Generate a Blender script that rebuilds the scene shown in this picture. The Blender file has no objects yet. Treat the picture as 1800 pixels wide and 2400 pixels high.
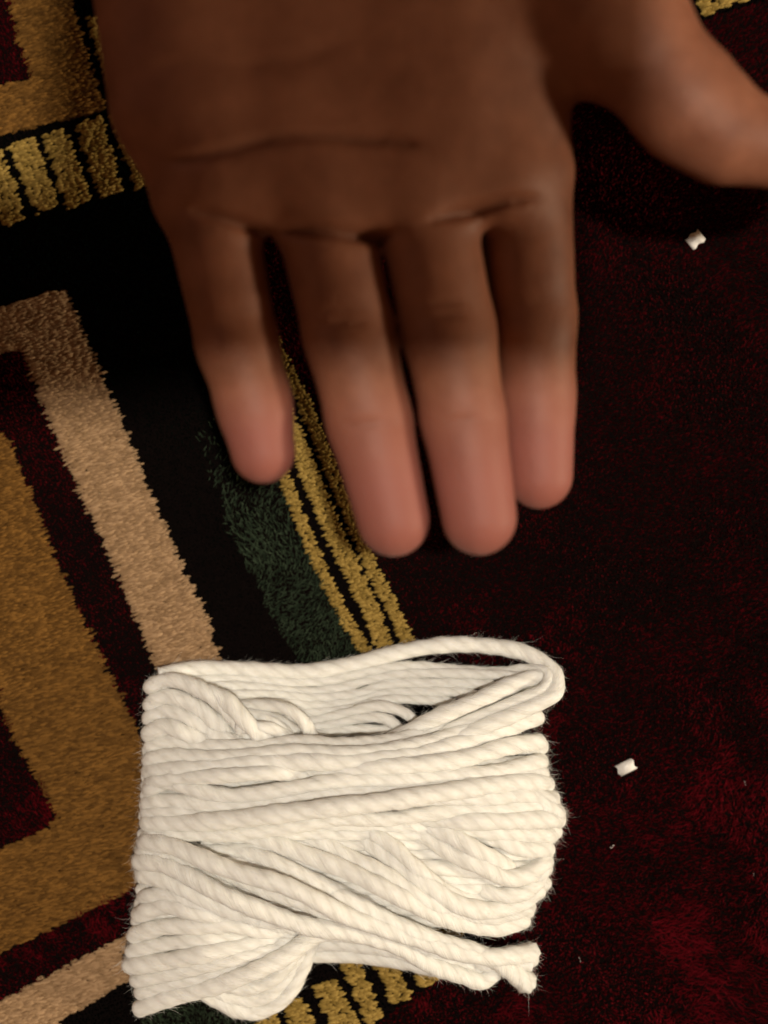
import bpy, math, random
import numpy as np
from mathutils import Vector, noise as mnoise

random.seed(4)
rng = np.random.default_rng(11)
sc = bpy.context.scene
COL = sc.collection

# ------------------------------------------------------------------ camera
CAM_H = 0.30                       # lens height above the carpet (metres)
cam_d = bpy.data.cameras.new('camera')
cam = bpy.data.objects.new('camera', cam_d)
COL.objects.link(cam)
cam.location = (0, 0, CAM_H)
cam.rotation_euler = (0, 0, 0)     # straight down
cam_d.sensor_fit = 'VERTICAL'
cam_d.sensor_height = 24.0
cam_d.lens = 30.0
cam_d.clip_start = 0.005
cam_d.clip_end = 50
cam_d.dof.use_dof = True
cam_d.dof.focus_distance = CAM_H - 0.015
cam_d.dof.aperture_fstop = 3.3
sc.camera = cam

# ------------------------------------------------------------------ world, lamps, exposure
world = bpy.data.worlds.new('World')
sc.world = world
world.use_nodes = True
bg = world.node_tree.nodes['Background']
bg.inputs[0].default_value = (1.0, 0.50, 0.23, 1)
bg.inputs[1].default_value = 0.17
sc.view_settings.view_transform = 'Standard'
sc.view_settings.look = 'None'
sc.view_settings.exposure = 0.0
sc.view_settings.gamma = 1.0


def area_lamp(name, loc, target, size, power, color):
    d = bpy.data.lights.new(name, 'AREA')
    d.shape = 'DISK'
    d.size = size
    d.energy = power
    d.color = color
    o = bpy.data.objects.new(name, d)
    COL.objects.link(o)
    o.location = loc
    o.rotation_euler = (Vector(target) - Vector(loc)).to_track_quat('-Z', 'Y').to_euler()
    return o


area_lamp('room_lamp', (0.15, 0.02, 1.22), (0, -0.02, 0), 0.052, 12.2, (1.0, 0.92, 0.78))
area_lamp('cool_fill', (-0.9, 0.5, 0.8), (0, 0, 0), 0.5, 0.35, (0.95, 0.92, 1.0))  # weak cool fill, added without a known source
area_lamp('relief_fill', (0.95, -0.16, 0.32), (0, -0.07, 0), 0.10, 6.3, (1.0, 0.86, 0.62))  # added warm grazing light, no window there; brings out the strands' relief


# ------------------------------------------------------------------ helpers
def W(px, py, z=0.0):
    """photo pixel (1800 x 2400) at height z -> metres"""
    s = 1e-4 * (1 - z / CAM_H)
    return np.array([(px - 900) * s, (1200 - py) * s, z])


def link(name, me, mat=None, parent=None):
    o = bpy.data.objects.new(name, me)
    COL.objects.link(o)
    if mat is not None:
        me.materials.append(mat)
    if parent is not None:
        o.parent = parent
    return o


def empty(name, loc=(0, 0, 0)):
    o = bpy.data.objects.new(name, None)
    o.empty_display_size = 0.01
    COL.objects.link(o)
    o.location = loc
    return o


def tag(o, label, cat, group=None):
    o['label'] = label
    o['category'] = cat
    if group:
        o['group'] = group


def mesh_np(name, V, F, smooth=True):
    """V (n,3), F (m,k) with constant k"""
    V = np.ascontiguousarray(V, dtype=np.float32)
    F = np.ascontiguousarray(F, dtype=np.int32)
    me = bpy.data.meshes.new(name)
    k = F.shape[1]
    me.vertices.add(len(V))
    me.vertices.foreach_set('co', V.ravel())
    me.loops.add(F.size)
    me.loops.foreach_set('vertex_index', F.ravel())
    me.polygons.add(len(F))
    me.polygons.foreach_set('loop_start', np.arange(0, F.size, k, dtype=np.int32))
    me.polygons.foreach_set('loop_total', np.full(len(F), k, dtype=np.int32))
    me.polygons.foreach_set('use_smooth', np.full(len(F), smooth, dtype=bool))
    me.update(calc_edges=True)
    me.validate()
    return me


def col_attr(me, name, values):
    a = me.attributes.new(name, 'FLOAT', 'POINT')
    a.data.foreach_set('value', np.ascontiguousarray(values, dtype=np.float32))


def catmull(P, step):
    """resample a polyline smoothly, about every `step` metres"""
    P = np.asarray(P, float)
    Q = np.vstack([2 * P[0] - P[1], P, 2 * P[-1] - P[-2]])
    out = []
    for i in range(1, len(Q) - 2):
        p0, p1, p2, p3 = Q[i - 1], Q[i], Q[i + 1], Q[i + 2]
        t01 = max(np.linalg.norm(p1 - p0), 1e-7) ** .5
        t12 = max(np.linalg.norm(p2 - p1), 1e-7) ** .5
        t23 = max(np.linalg.norm(p3 - p2), 1e-7) ** .5
        m1 = (p2 - p1 + t12 * ((p1 - p0) / t01 - (p2 - p0) / (t01 + t12)))
        m2 = (p2 - p1 + t12 * ((p3 - p2) / t23 - (p3 - p1) / (t12 + t23)))
        n = max(2, int(np.linalg.norm(p2 - p1) / step))
        t = np.linspace(0, 1, n, endpoint=False)[:, None]
        out.append((2 * t**3 - 3 * t**2 + 1) * p1 + (t**3 - 2 * t**2 + t) * m1
                   + (-2 * t**3 + 3 * t**2) * p2 + (t**3 - t**2) * m2)
    out.append(P[-1:])
    return np.vstack(out)


# ------------------------------------------------------------------ materials
def new_mat(name):
    m = bpy.data.materials.new(name)
    m.use_nodes = True
    nt = m.node_tree
    return m, nt, nt.nodes['Principled BSDF']


def pile_mat(name, dark, light, rough=0.85, sheen=0.0, sheen_tint=(1, 1, 1, 1), scale=240.0, spec=0.25, vary=0.6):
    """tuft colour: a random value per tuft mixed with a wide soft mottling"""
    m, nt, p = new_mat(name)
    at = nt.nodes.new('ShaderNodeAttribute')
    at.attribute_name = 'tone'
    tc = nt.nodes.new('ShaderNodeTexCoord')
    nz = nt.nodes.new('ShaderNodeTexNoise')
    nz.inputs['Scale'].default_value = scale
    nz.inputs['Detail'].default_value = 3
    nt.links.new(tc.outputs['Object'], nz.inputs['Vector'])
    ad = nt.nodes.new('ShaderNodeMath')
    ad.operation = 'MULTIPLY_ADD'
    nt.links.new(at.outputs['Fac'], ad.inputs[0])
    ad.inputs[1].default_value = vary
    mu = nt.nodes.new('ShaderNodeMath')
    mu.operation = 'MULTIPLY'
    mu.inputs[1].default_value = 0.5
    nt.links.new(nz.outputs['Fac'], mu.inputs[0])
    nt.links.new(mu.outputs[0], ad.inputs[2])
    rp = nt.nodes.new('ShaderNodeValToRGB')
    rp.color_ramp.elements[0].position = 0.15
    rp.color_ramp.elements[0].color = (*dark, 1)
    rp.color_ramp.elements[1].position = 0.9
    rp.color_ramp.elements[1].color = (*light, 1)
    nt.links.new(ad.outputs[0], rp.inputs[0])
    nt.links.new(rp.outputs[0], p.inputs['Base Color'])
    p.inputs['Roughness'].default_value = rough
    p.inputs['Specular IOR Level'].default_value = spec
    p.inputs['Sheen Weight'].default_value = sheen
    p.inputs['Sheen Tint'].default_value = sheen_tint
    return m


M_gold = pile_mat('gold_wool', (0.065, 0.028, 0.0045), (0.215, 0.100, 0.020), spec=0.15)
M_beige = pile_mat('beige_wool', (0.20, 0.118, 0.058), (0.40, 0.255, 0.140), spec=0.15)
M_bar = pile_mat('yellow_wool', (0.17, 0.105, 0.020), (0.38, 0.250, 0.065), spec=0.15)
M_maroon = pile_mat('maroon_wool', (0.030, 0.0011, 0.0022), (0.16, 0.004, 0.010), spec=0.04, scale=55, vary=0.3)
M_black = pile_mat('black_wool', (0.0010, 0.0018, 0.0014), (0.003, 0.0058, 0.0045), spec=0.0)
M_green = pile_mat('green_wool', (0.008, 0.014, 0.008), (0.040, 0.058, 0.034), spec=0.06)

M_back, nt, p = new_mat('carpet_backing')
nz = nt.nodes.new('ShaderNodeTexNoise')
nz.inputs['Scale'].default_value = 500
rp = nt.nodes.new('ShaderNodeValToRGB')
rp.color_ramp.elements[0].color = (0.002, 0.0012, 0.0011, 1)
rp.color_ramp.elements[1].color = (0.005, 0.0025, 0.002, 1)
tc = nt.nodes.new('ShaderNodeTexCoord')
nt.links.new(tc.outputs['Object'], nz.inputs['Vector'])
nt.links.new(nz.outputs['Fac'], rp.inputs[0])
nt.links.new(rp.outputs[0], p.inputs['Base Color'])
p.inputs['Roughness'].default_value = 0.95
p.inputs['Specular IOR Level'].default_value = 0.05


def yarn_material():
    m, nt, p = new_mat('white_acrylic_yarn')
    at = nt.nodes.new('ShaderNodeAttribute')
    at.attribute_name = 'tone'
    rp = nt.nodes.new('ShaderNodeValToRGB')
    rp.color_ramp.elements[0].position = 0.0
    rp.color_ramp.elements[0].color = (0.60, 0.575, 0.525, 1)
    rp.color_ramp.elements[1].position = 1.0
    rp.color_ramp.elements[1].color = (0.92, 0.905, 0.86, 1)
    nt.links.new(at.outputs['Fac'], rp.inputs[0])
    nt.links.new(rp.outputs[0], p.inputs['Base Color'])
    p.inputs['Roughness'].default_value = 0.8
    p.inputs['Specular IOR Level'].default_value = 0.15
    p.inputs['Subsurface Weight'].default_value = 0.35
    p.inputs['Subsurface Radius'].default_value = (1.0, 0.9, 0.75)
    p.inputs['Subsurface Scale'].default_value = 0.0018
    p.inputs['Sheen Weight'].default_value = 0.15
    fb = nt.nodes.new('ShaderNodeAttribute')
    fb.attribute_name = 'fib'
    nz = nt.nodes.new('ShaderNodeTexNoise')
    nz.inputs['Scale'].default_value = 1.3
    nz.inputs['Detail'].default_value = 4
    nt.links.new(fb.outputs['Vector'], nz.inputs['Vector'])
    bp = nt.nodes.new('ShaderNodeBump')
    bp.inputs['Strength'].default_value = 0.6
    bp.inputs['Distance'].default_value = 0.0006
    nt.links.new(nz.outputs['Fac'], bp.inputs['Height'])
    nt.links.new(bp.outputs[0], p.inputs['Normal'])
    return m


M_yarn = yarn_material()


def skin_material():
    m, nt, p = new_mat('brown_skin')
    tip = nt.nodes.new('ShaderNodeAttribute')
    tip.attribute_name = 'tip'
    cr = nt.nodes.new('ShaderNodeAttribute')
    cr.attribute_name = 'crease'
    tc = nt.nodes.new('ShaderNodeTexCoord')
    nz = nt.nodes.new('ShaderNodeTexNoise')
    nz.inputs['Scale'].default_value = 85
    nz.inputs['Detail'].default_value = 8
    nz.inputs['Roughness'].default_value = 0.65
    nt.links.new(tc.outputs['Object'], nz.inputs['Vector'])
    rp = nt.nodes.new('ShaderNodeValToRGB')
    rp.color_ramp.elements[0].position = 0.3
    rp.color_ramp.elements[0].color = (0.158, 0.054, 0.027, 1)
    rp.color_ramp.elements[1].position = 0.75
    rp.color_ramp.elements[1].color = (0.280, 0.110, 0.062, 1)
    nt.links.new(nz.outputs['Fac'], rp.inputs[0])
    mx = nt.nodes.new('ShaderNodeMix')
    mx.data_type = 'RGBA'
    nt.links.new(tip.outputs['Fac'], mx.inputs['Factor'])
    nt.links.new(rp.outputs[0], mx.inputs['A'])
    mx.inputs['B'].default_value = (0.285, 0.096, 0.075, 1)
    m2 = nt.nodes.new('ShaderNodeMix')
    m2.data_type = 'RGBA'
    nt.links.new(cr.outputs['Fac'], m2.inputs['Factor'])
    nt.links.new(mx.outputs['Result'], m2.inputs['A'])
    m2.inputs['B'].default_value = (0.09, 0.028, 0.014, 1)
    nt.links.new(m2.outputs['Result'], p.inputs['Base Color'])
    p.inputs['Roughness'].default_value = 0.58
    p.inputs['Specular IOR Level'].default_value = 0.3
    p.inputs['Subsurface Weight'].default_value = 0.25
    p.inputs['Subsurface Radius'].default_value = (1.0, 0.35, 0.2)
    p.inputs['Subsurface Scale'].default_value = 0.002
    n2 = nt.nodes.new('ShaderNodeTexNoise')
    n2.inputs['Scale'].default_value = 900
    n2.inputs['Detail'].default_value = 5
    nt.links.new(tc.outputs['Object'], n2.inputs['Vector'])
    bp = nt.nodes.new('ShaderNodeBump')
    bp.inputs['Strength'].default_value = 0.22
    bp.inputs['Distance'].default_value = 0.0004
    nt.links.new(n2.outputs['Fac'], bp.inputs['Height'])
    nt.links.new(bp.outputs[0], p.inputs['Normal'])
    return m


M_skin = skin_material()

# ------------------------------------------------------------------ carpet (the setting)
# pattern outlines, in photo pixels on the plane of the carpet
S1 = [(310, 320), (400, 520), (487, 721), (577, 921), (667, 1121), (700, 1211), (754, 1341), (814, 1460), (857, 1525), (874, 1562)]
S2 = [(430, 440), (520, 640), (610, 850), (705, 1061), (765, 1211), (814, 1319), (868, 1428), (895, 1504), (915, 1550)]
S3 = [(480, 440), (560, 620), (651, 828), (705, 926), (760, 1061), (825, 1224), (878, 1346), (916, 1417), (948, 1493), (962, 1524)]
POLY = [  # later ones overrule earlier ones
    ('black', [(-900, -900), (130, -400), (300, 0), (430, 300), (560, 585), (660, 800), (720, 926), (778, 1061), (842, 1224),
               (895, 1346), (966, 1493), (1150, 1900), (1200, 2150), (1027, 2294), (896, 2388), (700, 2520), (500, 2700), (-900, 3600)]),
    ('black', [(-900, 260), (1640, 52), (1800, -2), (2300, -150), (2300, -900), (-900, -900)]),
    ('green', [(350, 760), (450, 1000), (564, 1298), (635, 1444), (689, 1536), (780, 1720), (930, 1720), (836, 1510), (728, 1300), (650, 1130), (560, 950), (440, 760)]),
    ('green', [(330, 2350), (440, 2320), (640, 2380), (500, 2520), (330, 2480)]),
    ('beige', [(-900, 1020), (0, 725), (136, 681), (150, 683), (233, 882), (320, 1088), (410, 1298), (477, 1439), (518, 1553), (640, 1830),
               (720, 2040), (500, 2172), (304, 2291), (130, 2400), (-900, 3020)]),
    ('maroon', [(-900, 1120), (0, 826), (60, 818), (114, 969), (163, 1088), (222, 1211), (271, 1319), (325, 1455), (369, 1553), (560, 1960),
                (480, 2090), (304, 2188), (0, 2351), (-900, 2830)]),
    ('gold', [(-900, 1320), (0, 1012), (22, 1045), (87, 1211), (130, 1325), (200, 1471), (260, 1590), (304, 1688), (420, 1930), (425, 2024),
              (325, 2074), (0, 2234), (-900, 2680)]),
    ('maroon', [(-900, 1600), (-40, 1560), (0, 1623), (33, 1715), (70, 1786), (103, 1841), (141, 1917), (98, 1950), (0, 1993), (-900, 2390)]),
    ('gold', [(-900, 580), (0, 318), (245, 258), (205, 150), (165, 0), (40, -300), (-100, -700), (-900, -600)]),
    ('maroon', [(-900, -450), (-90, -300), (25, 0), (50, 100), (75, 150), (80, 185), (0, 203), (-900, 460)]),
]
BARS_TOP = [[(-60, 366), (0, 349), (60, 515), (8, 535)],
            [(20, 340), (78, 322), (137, 482), (88, 505)],
            [(99, 315), (152, 300), (213, 470), (160, 492)],
            [(177, 292), (235, 275), (289, 450), (240, 466)],
            [(258, 270), (312, 254), (372, 424), (320, 446)],
            [(-140, 390), (-80, 372), (-20, 542), (-72, 560)],
            [(205, 42), (226, 40), (290, 205), (262, 214)],
            [(1560, -130), (1608, -146), (1679, 24), (1653, 44)],
            [(1622, -148), (1664, -164), (1722, 5), (1690, 26)],
            [(1676, -166), (1720, -182), (1776, -12), (1742, 8)],
            [(1730, -184), (1776, -200), (1832, -30), (1798, -10)]]
BARS_LOW = [[(595, 2392), (642, 2370), (700, 2490), (640, 2510)],
            [(664, 2356), (704, 2332), (770, 2450), (715, 2480)],
            [(734, 2309), (781, 2292), (840, 2398), (878, 2470), (820, 2490)],
            [(780, 2200), (822, 2190), (850, 2268), (896, 2385), (858, 2402), (806, 2268)],
            [(850, 2180), (896, 2166), (929, 2263), (966, 2334), (920, 2357), (884, 2272)],
            [(920, 2150), (966, 2134), (1020, 2268), (1028, 2294), (988, 2320), (974, 2270)],
            [(1000, 2120), (1042, 2104), (1090, 2210), (1040, 2240)]]


def pip(px, py, poly):
    c = np.zeros(px.shape, bool)
    n = len(poly)
    for i in range(n):
        x1, y1 = poly[i]
        x2, y2 = poly[(i + 1) % n]
        if y1 == y2:
            continue
        m = ((y1 > py) != (y2 > py))
        c ^= m & (px < (x2 - x1) * (py - y1) / (y2 - y1) + x1)
    return c


def stripe_poly(line, w):
    L = np.array(line, float)
    T = np.gradient(L, axis=0)
    T /= np.linalg.norm(T, axis=1)[:, None]
    N = np.stack([-T[:, 1], T[:, 0]], 1)
    return [tuple(q) for q in (L + N * w / 2)] + [tuple(q) for q in (L - N * w / 2)[::-1]]


STRIPES = [stripe_poly(S1, 25), stripe_poly(S2, 40), stripe_poly(S3, 27)]
NAMES = ['maroon', 'black', 'green', 'beige', 'gold']
N_STR, N_TOP = len(STRIPES), len(BARS_TOP)


def classify(px, py):
    """0-4 pile colours, 10+ stripes, 20+ bars"""
    c = np.zeros(px.shape, int)
    for nm, poly in POLY:
        c[pip(px, py, poly)] = NAMES.index(nm)
    for i, s in enumerate(STRIPES):
        c[pip(px, py, s)] = 10 + i
    for i, b in enumerate(BARS_TOP + BARS_LOW):
        c[pip(px, py, b)] = 20 + i
    return c


carpet_me = bpy.data.meshes.new('carpet')
R_ = 0.9
g = 24
vs = [(-R_ + 2 * R_ * i / g, -R_ + 2 * R_ * j / g, 0.0) for j in range(g + 1) for i in range(g + 1)]
vs += [(x, y, -0.006) for x, y, _ in vs]
n1 = (g + 1) ** 2
fs = []
for j in range(g):
    for i in range(g):
        a = j * (g + 1) + i
        fs.append((a, a + 1, a + g + 2, a + g + 1))
        fs.append((n1 + a, n1 + a + g + 1, n1 + a + g + 2, n1 + a + 1))
for i in range(g):
    fs.append((i, i + n1, i + 1 + n1, i + 1))
    q = g * (g + 1) + i
    fs.append((q, q + 1, q + 1 + n1, q + n1))
    e = i * (g + 1)
    fs.append((e, e + g + 1, e + g + 1 + n1, e + n1))
    e += g
    fs.append((e, e + n1, e + g + 1 + n1, e + g + 1))
carpet_me.from_pydata(vs, [], fs)
carpet = link('carpet', carpet_me, M_back)
carpet['kind'] = 'structure'

AR = math.radians(16)              # weft rows climb to the right
UX, UY = math.cos(AR), -math.sin(AR)
VX, VY = math.sin(AR), math.cos(AR)
X0, X1, Y0, Y1 = -420, 2220, -420, 2820


def fbm(px, py, f, seed=0.0):
    """cheap smooth noise from a few rotated sines, 0..1"""
    r = np.random.default_rng(int(seed * 977) + 5)
    o = np.zeros(px.shape)
    for k in range(9):
        a = r.uniform(0, math.tau)
        fr = f * r.uniform(0.5, 1.9)
        o += np.sin((px * math.cos(a) + py * math.sin(a)) * fr + r.uniform(0, math.tau))
    return 0.5 + o / 9 * 0.8


def grid(du, dv, ju, jv):
    cx, cy = (X0 + X1) / 2, (Y0 + Y1) / 2
    R = math.hypot(X1 - X0, Y1 - Y0) / 2
    nu, nv = int(2 * R / du), int(2 * R / dv)
    row = np.repeat(np.arange(nv), nu)
    u = (np.tile(np.arange(nu), nv) + 0.5 * (row % 2)) * du - R + rng.normal(0, ju, nu * nv)
    v = row * dv - R + rng.normal(0, jv, nu * nv)
    px, py = cx + u * UX + v * VX, cy + u * UY + v * VY
    k = (px > X0) & (px < X1) & (py > Y0) & (py < Y1)
    return px[k], py[k], row[k]


def woven(px, py, length, width, height):
    """low lens-shaped strands lying along the weft"""
    n = len(px)
    L = length * rng.uniform(0.7, 1.35, n) * 0.5e-4
    Wd = width * rng.uniform(0.75, 1.2, n) * 0.5e-4
    H = height * rng.uniform(0.6, 1.3, n)
    a = AR + rng.normal(0, 0.13, n)
    c, s = np.cos(a), np.sin(a)
    ox, oy = (px - 900) * 1e-4, (1200 - py) * 1e-4
    tpl = np.array([(-1, 0, .0), (-.45, -1, .1), (.45, -1, .35), (1, 0, .45), (.45, 1, .35), (-.45, 1, .1), (-.4, 0, .6), (.45, 0, 1.1)])
    u = tpl[None, :, 0] * L[:, None]
    v = tpl[None, :, 1] * Wd[:, None]
    z = tpl[None, :, 2] * H[:, None] + 0.0002
    X = ox[:, None] + u * c[:, None] - v * s[:, None]
    Y = oy[:, None] + u * s[:, None] + v * c[:, None]
    V = np.stack([X, Y, z], 2).reshape(-1, 3)
    f = np.array([(0, 1, 6), (1, 2, 6), (2, 7, 6), (2, 3, 7), (3, 4, 7), (4, 5, 7), (5, 6, 7), (5, 0, 6)])
    F = (f[None] + 8 * np.arange(n)[:, None, None]).reshape(-1, 3)
    return V, F, np.repeat(rng.uniform(0, 1, n), 8)


def velvet(px, py, width, height, lean, brushed):
    """upright blades of cut pile leaning with the nap"""
    n = len(px)
    a = rng.uniform(0, math.tau, n)
    c, s = np.cos(a), np.sin(a)
    h = height * rng.uniform(0.75, 1.2, n)
    w = width * rng.uniform(0.7, 1.3, n) * 0.5e-4
    ox, oy = (px - 900) * 1e-4, (1200 - py) * 1e-4
    nap = (fbm(px, py, 0.016, 1) - 0.5) * 3.0
    if brushed:                                       # scuffed patches lie flatter and show their colour
        br = np.clip((fbm(px, py, 0.020, 2) * 0.55 + fbm(px, py, 0.055, 3) * 0.45 - 0.52) / 0.2, 0, 1)
        wide = np.clip((py - 1250) / 900, 0.12, 1)  # lean grows toward the bottom, imitating light on the pile there
        amp = lean * (0.34 + 1.3 * br * wide + 0.62 * wide)
    else:
        amp = lean * np.ones(n)
    lx = amp * h * (0.6 * np.cos(nap + 1.1) + rng.normal(0, .35, n))
    ly = amp * h * (0.6 * np.sin(nap + 1.1) + rng.normal(0, .35, n))
    V = np.empty((n, 5, 3))
    for i, (t, k) in enumerate(((0, 1), (0, -1), (.6, -.9), (.6, .9), (1, 0))):
        b = t ** 1.6
        V[:, i, 0] = ox + c * w * k + lx * b
        V[:, i, 1] = oy + s * w * k + ly * b
        V[:, i, 2] = h * t
    f = np.array([(0, 1, 2), (0, 2, 3), (3, 2, 4)])
    F = (f[None] + 5 * np.arange(n)[:, None, None]).reshape(-1, 3)
    return V.reshape(-1, 3), F, np.repeat(rng.uniform(0, 1, n), 5)


def add_pile(name, VFt, mat, kind=True):
    V, F, t = VFt
    me = mesh_np(name, V, F, smooth=True)
    col_attr(me, 'tone', t)
    o = link(name, me, mat, carpet)
    if kind:
        o['kind'] = 'stuff'
    return o


# woven strands: gold and beige fields, stripes and bars
def stack(A, B):
    return np.vstack([A[0], B[0]]), np.vstack([A[1], B[1] + len(A[0])]), np.concatenate([A[2] * .45, B[2]])


lay_ = []
for du, dv, ju, jv in ((10, 4.6, 4, 1.2), (12.5, 5.6, 4.5, 1.0)):     # a ground weave, and the raised strands over it
    px, py, row = grid(du, dv, ju, jv)
    hop = np.random.default_rng(3).normal(0, 3.8, row.max() + 1)[row]     # each weft row ends a little earlier or later
    cls = classify(px + hop + rng.normal(0, 3.2, len(px)), py + rng.normal(0, 2, len(px)))
    lay_.append((px, py, cls))
for ci, nm, mt in ((4, 'gold_pile', M_gold), (3, 'beige_pile', M_beige)):
    (p1, q1, c1), (p2, q2, c2) = lay_
    add_pile(nm, stack(woven(p1[c1 == ci], q1[c1 == ci], 20, 8.5, 0.0004), woven(p2[c2 == ci], q2[c2 == ci], 25, 6.4, 0.0010)), mt)
px, py, row = grid(8, 4.4, 3, 0.8)
hop = np.random.default_rng(7).normal(0, 2.0, row.max() + 1)[row]
cls = classify(px + hop, py)
for i in range(N_STR):
    k = cls == 10 + i
    o = add_pile('gold_stripe', woven(px[k], py[k], 15, 6, 0.0011), M_bar, False)
px, py, row = grid(11, 6.2, 3.5, 0.5)
cls = classify(px + np.random.default_rng(9).normal(0, 1.0, row.max() + 1)[row], py)
for i in range(N_TOP + len(BARS_LOW)):
    k = cls == 20 + i
    if k.sum() > 3:
        add_pile('gold_bar', woven(px[k], py[k], 21, 7.6, 0.0012), M_bar, False)
# cut pile: maroon, black and green fields
px, py, row = grid(4.6, 4.6, 1.6, 1.6)
hop = np.random.default_rng(5).normal(0, 4, int((py.max() - Y0) / 9) + 2)[((py - Y0) / 9).astype(int)]
cls = classify(px + hop, py)
cls[(cls == 2) & (py < 1320) & (rng.uniform(0, 1, len(px)) > np.clip((py - 960) / 340, 0, 1) ** 1.3)] = 1  # green thins into black tufts upward, standing in for the hand's shade
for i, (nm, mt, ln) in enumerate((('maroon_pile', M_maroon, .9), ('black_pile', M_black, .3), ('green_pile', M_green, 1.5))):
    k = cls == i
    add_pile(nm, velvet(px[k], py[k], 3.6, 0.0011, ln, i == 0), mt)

# ------------------------------------------------------------------ yarn hank
YL = np.array([(200, 150), (230, 132), (450, 126), (700, 120), (830, 95), (950, 108), (1100, 72), (1190, 62), (1300, 104), (1400, 110)], float)
YR = np.array([(180, 1520), (215, 1540), (300, 1482), (400, 1468), (450, 1490), (550, 1490), (680, 1548), (780, 1512), (900, 1500), (1010, 1440), (1080, 1405), (1250, 1420), (1400, 1420)], float)


def yc(x, y, z):
    """coordinates traced on an enlargement of the hank -> metres"""
    return W(250 + x / 1.4426, 1440 + y / 1.4426, z)


def front_z(x, y, layer):
    xl = np.interp(y, YL[:, 0], YL[:, 1])
    xr = np.interp(y, YR[:, 0], YR[:, 1])
    u = min(1.0, abs(2 * (x - xl) / (xr - xl) - 1))
    pr = (1 - u ** 2.2) ** 0.55
    H = np.interp(y, [200, 400, 520, 950, 1080, 1300], [.005, .0085, .0135, .0155, .0105, .007])
    return 0.0035 + pr * H + layer * 0.0025 * (0.35 + 0.65 * pr)


R0 = 0.00190
yarn = empty('yarn_bundle', tuple(yc(800, 720, 0)))
tag(yarn, 'bundle of thick white yarn wound in overlapping loops, lying on the carpet', 'yarn')
yarn_loc = np.array(yarn.location)
fuzz_src = []
cut_src = []


def tube(P, r, sides=20, ends=(False, False)):
    """plied strand: two plies twisted round each other, thickness a little uneven"""
    P = catmull(P, 0.0007)
    n = len(P)
    T = np.gradient(P, axis=0)
    T /= np.linalg.norm(T, axis=1)[:, None] + 1e-12
    N = np.zeros_like(P)
    v = np.array([0, 0, 1.0])
    v = v - T[0] * v.dot(T[0])
    if np.linalg.norm(v) < 1e-3:
        v = np.array([0, 1.0, 0])
    for i in range(n):
        v = v - T[i] * v.dot(T[i])
        v /= np.linalg.norm(v) + 1e-12
        N[i] = v
    B = np.cross(T, N)
    s = np.concatenate([[0], np.cumsum(np.linalg.norm(np.diff(P, axis=0), axis=1))])
    th = np.linspace(0, math.tau, sides, endpoint=False)
    ph = rng.uniform(0, math.tau)
    tw = math.tau / rng.uniform(0.012, 0.016)
    wob = 1 + 0.05 * np.sin(s * 420 + ph * 3) + 0.03 * np.sin(s * 1130 + ph * 7)
    ang = th[None, :] - (s * tw + ph)[:, None]
    rad = r * wob[:, None] * (0.945 + 0.058 * np.abs(np.cos(1.5 * ang)) ** .9 + 0.012 * np.cos(9 * ang) + rng.normal(0, .012, (n, sides)))
    if ends[0]:
        rad *= np.clip(0.35 + s / 0.002, 0, 1)[:, None]
    if ends[1]:
        rad *= (1 + 0.30 * np.exp(-(s[-1] - s) / 0.003))[:, None] * (1 + np.exp(-(s[-1] - s) / 0.002)[:, None] * rng.normal(0, .10, (1, sides)))
    V = P[:, None, :] + rad[:, :, None] * (np.cos(th)[None, :, None] * N[:, None, :] + np.sin(th)[None, :, None] * B[:, None, :])
    i, j = np.meshgrid(np.arange(n - 1), np.arange(sides), indexing='ij')
    j2 = (j + 1) % sides
    F = np.stack([i * sides + j, (i + 1) * sides + j, (i + 1) * sides + j2, i * sides + j2], -1).reshape(-1, 4)
    V = V.reshape(-1, 3)
    nv = len(V)
    V = np.vstack([V, P[:1], P[-1:]])
    # close both ends (triangles written as degenerate-free quads would need care; use two centre fans of quads)
    cap = []
    for q in range(0, sides, 2):
        cap.append((nv, q, (q + 1) % sides, (q + 2) % sides))
        b = (n - 1) * sides
        cap.append((nv + 1, b + (q + 2) % sides, b + (q + 1) % sides, b + q))
    F = np.vstack([F, np.array(cap)])
    fib = np.stack([np.repeat(s[:, None], sides, 1) * 130 + ph * 40, np.cos(ang) * 5.0, np.sin(ang) * 5.0], 2).reshape(-1, 3)
    fib = np.vstack([fib, np.zeros((2, 3))])
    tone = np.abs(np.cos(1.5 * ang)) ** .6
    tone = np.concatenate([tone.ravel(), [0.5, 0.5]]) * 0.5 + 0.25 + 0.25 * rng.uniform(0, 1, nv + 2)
    Nrm = (np.cos(th)[None, :, None] * N[:, None, :] + np.sin(th)[None, :, None] * B[:, None, :]).reshape(-1, 3)
    fuzz_src.append((V[:nv], Nrm, np.repeat(T, sides, axis=0)))
    if ends[1]:
        cut_src.append(fuzz_src[-1])
    return V, F, tone, fib


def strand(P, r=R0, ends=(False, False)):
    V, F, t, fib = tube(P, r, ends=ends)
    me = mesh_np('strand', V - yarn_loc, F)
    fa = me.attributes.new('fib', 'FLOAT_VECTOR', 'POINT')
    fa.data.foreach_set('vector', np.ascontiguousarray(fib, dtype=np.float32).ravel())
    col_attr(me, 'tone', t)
    return link('strand', me, M_yarn, yarn)


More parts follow.
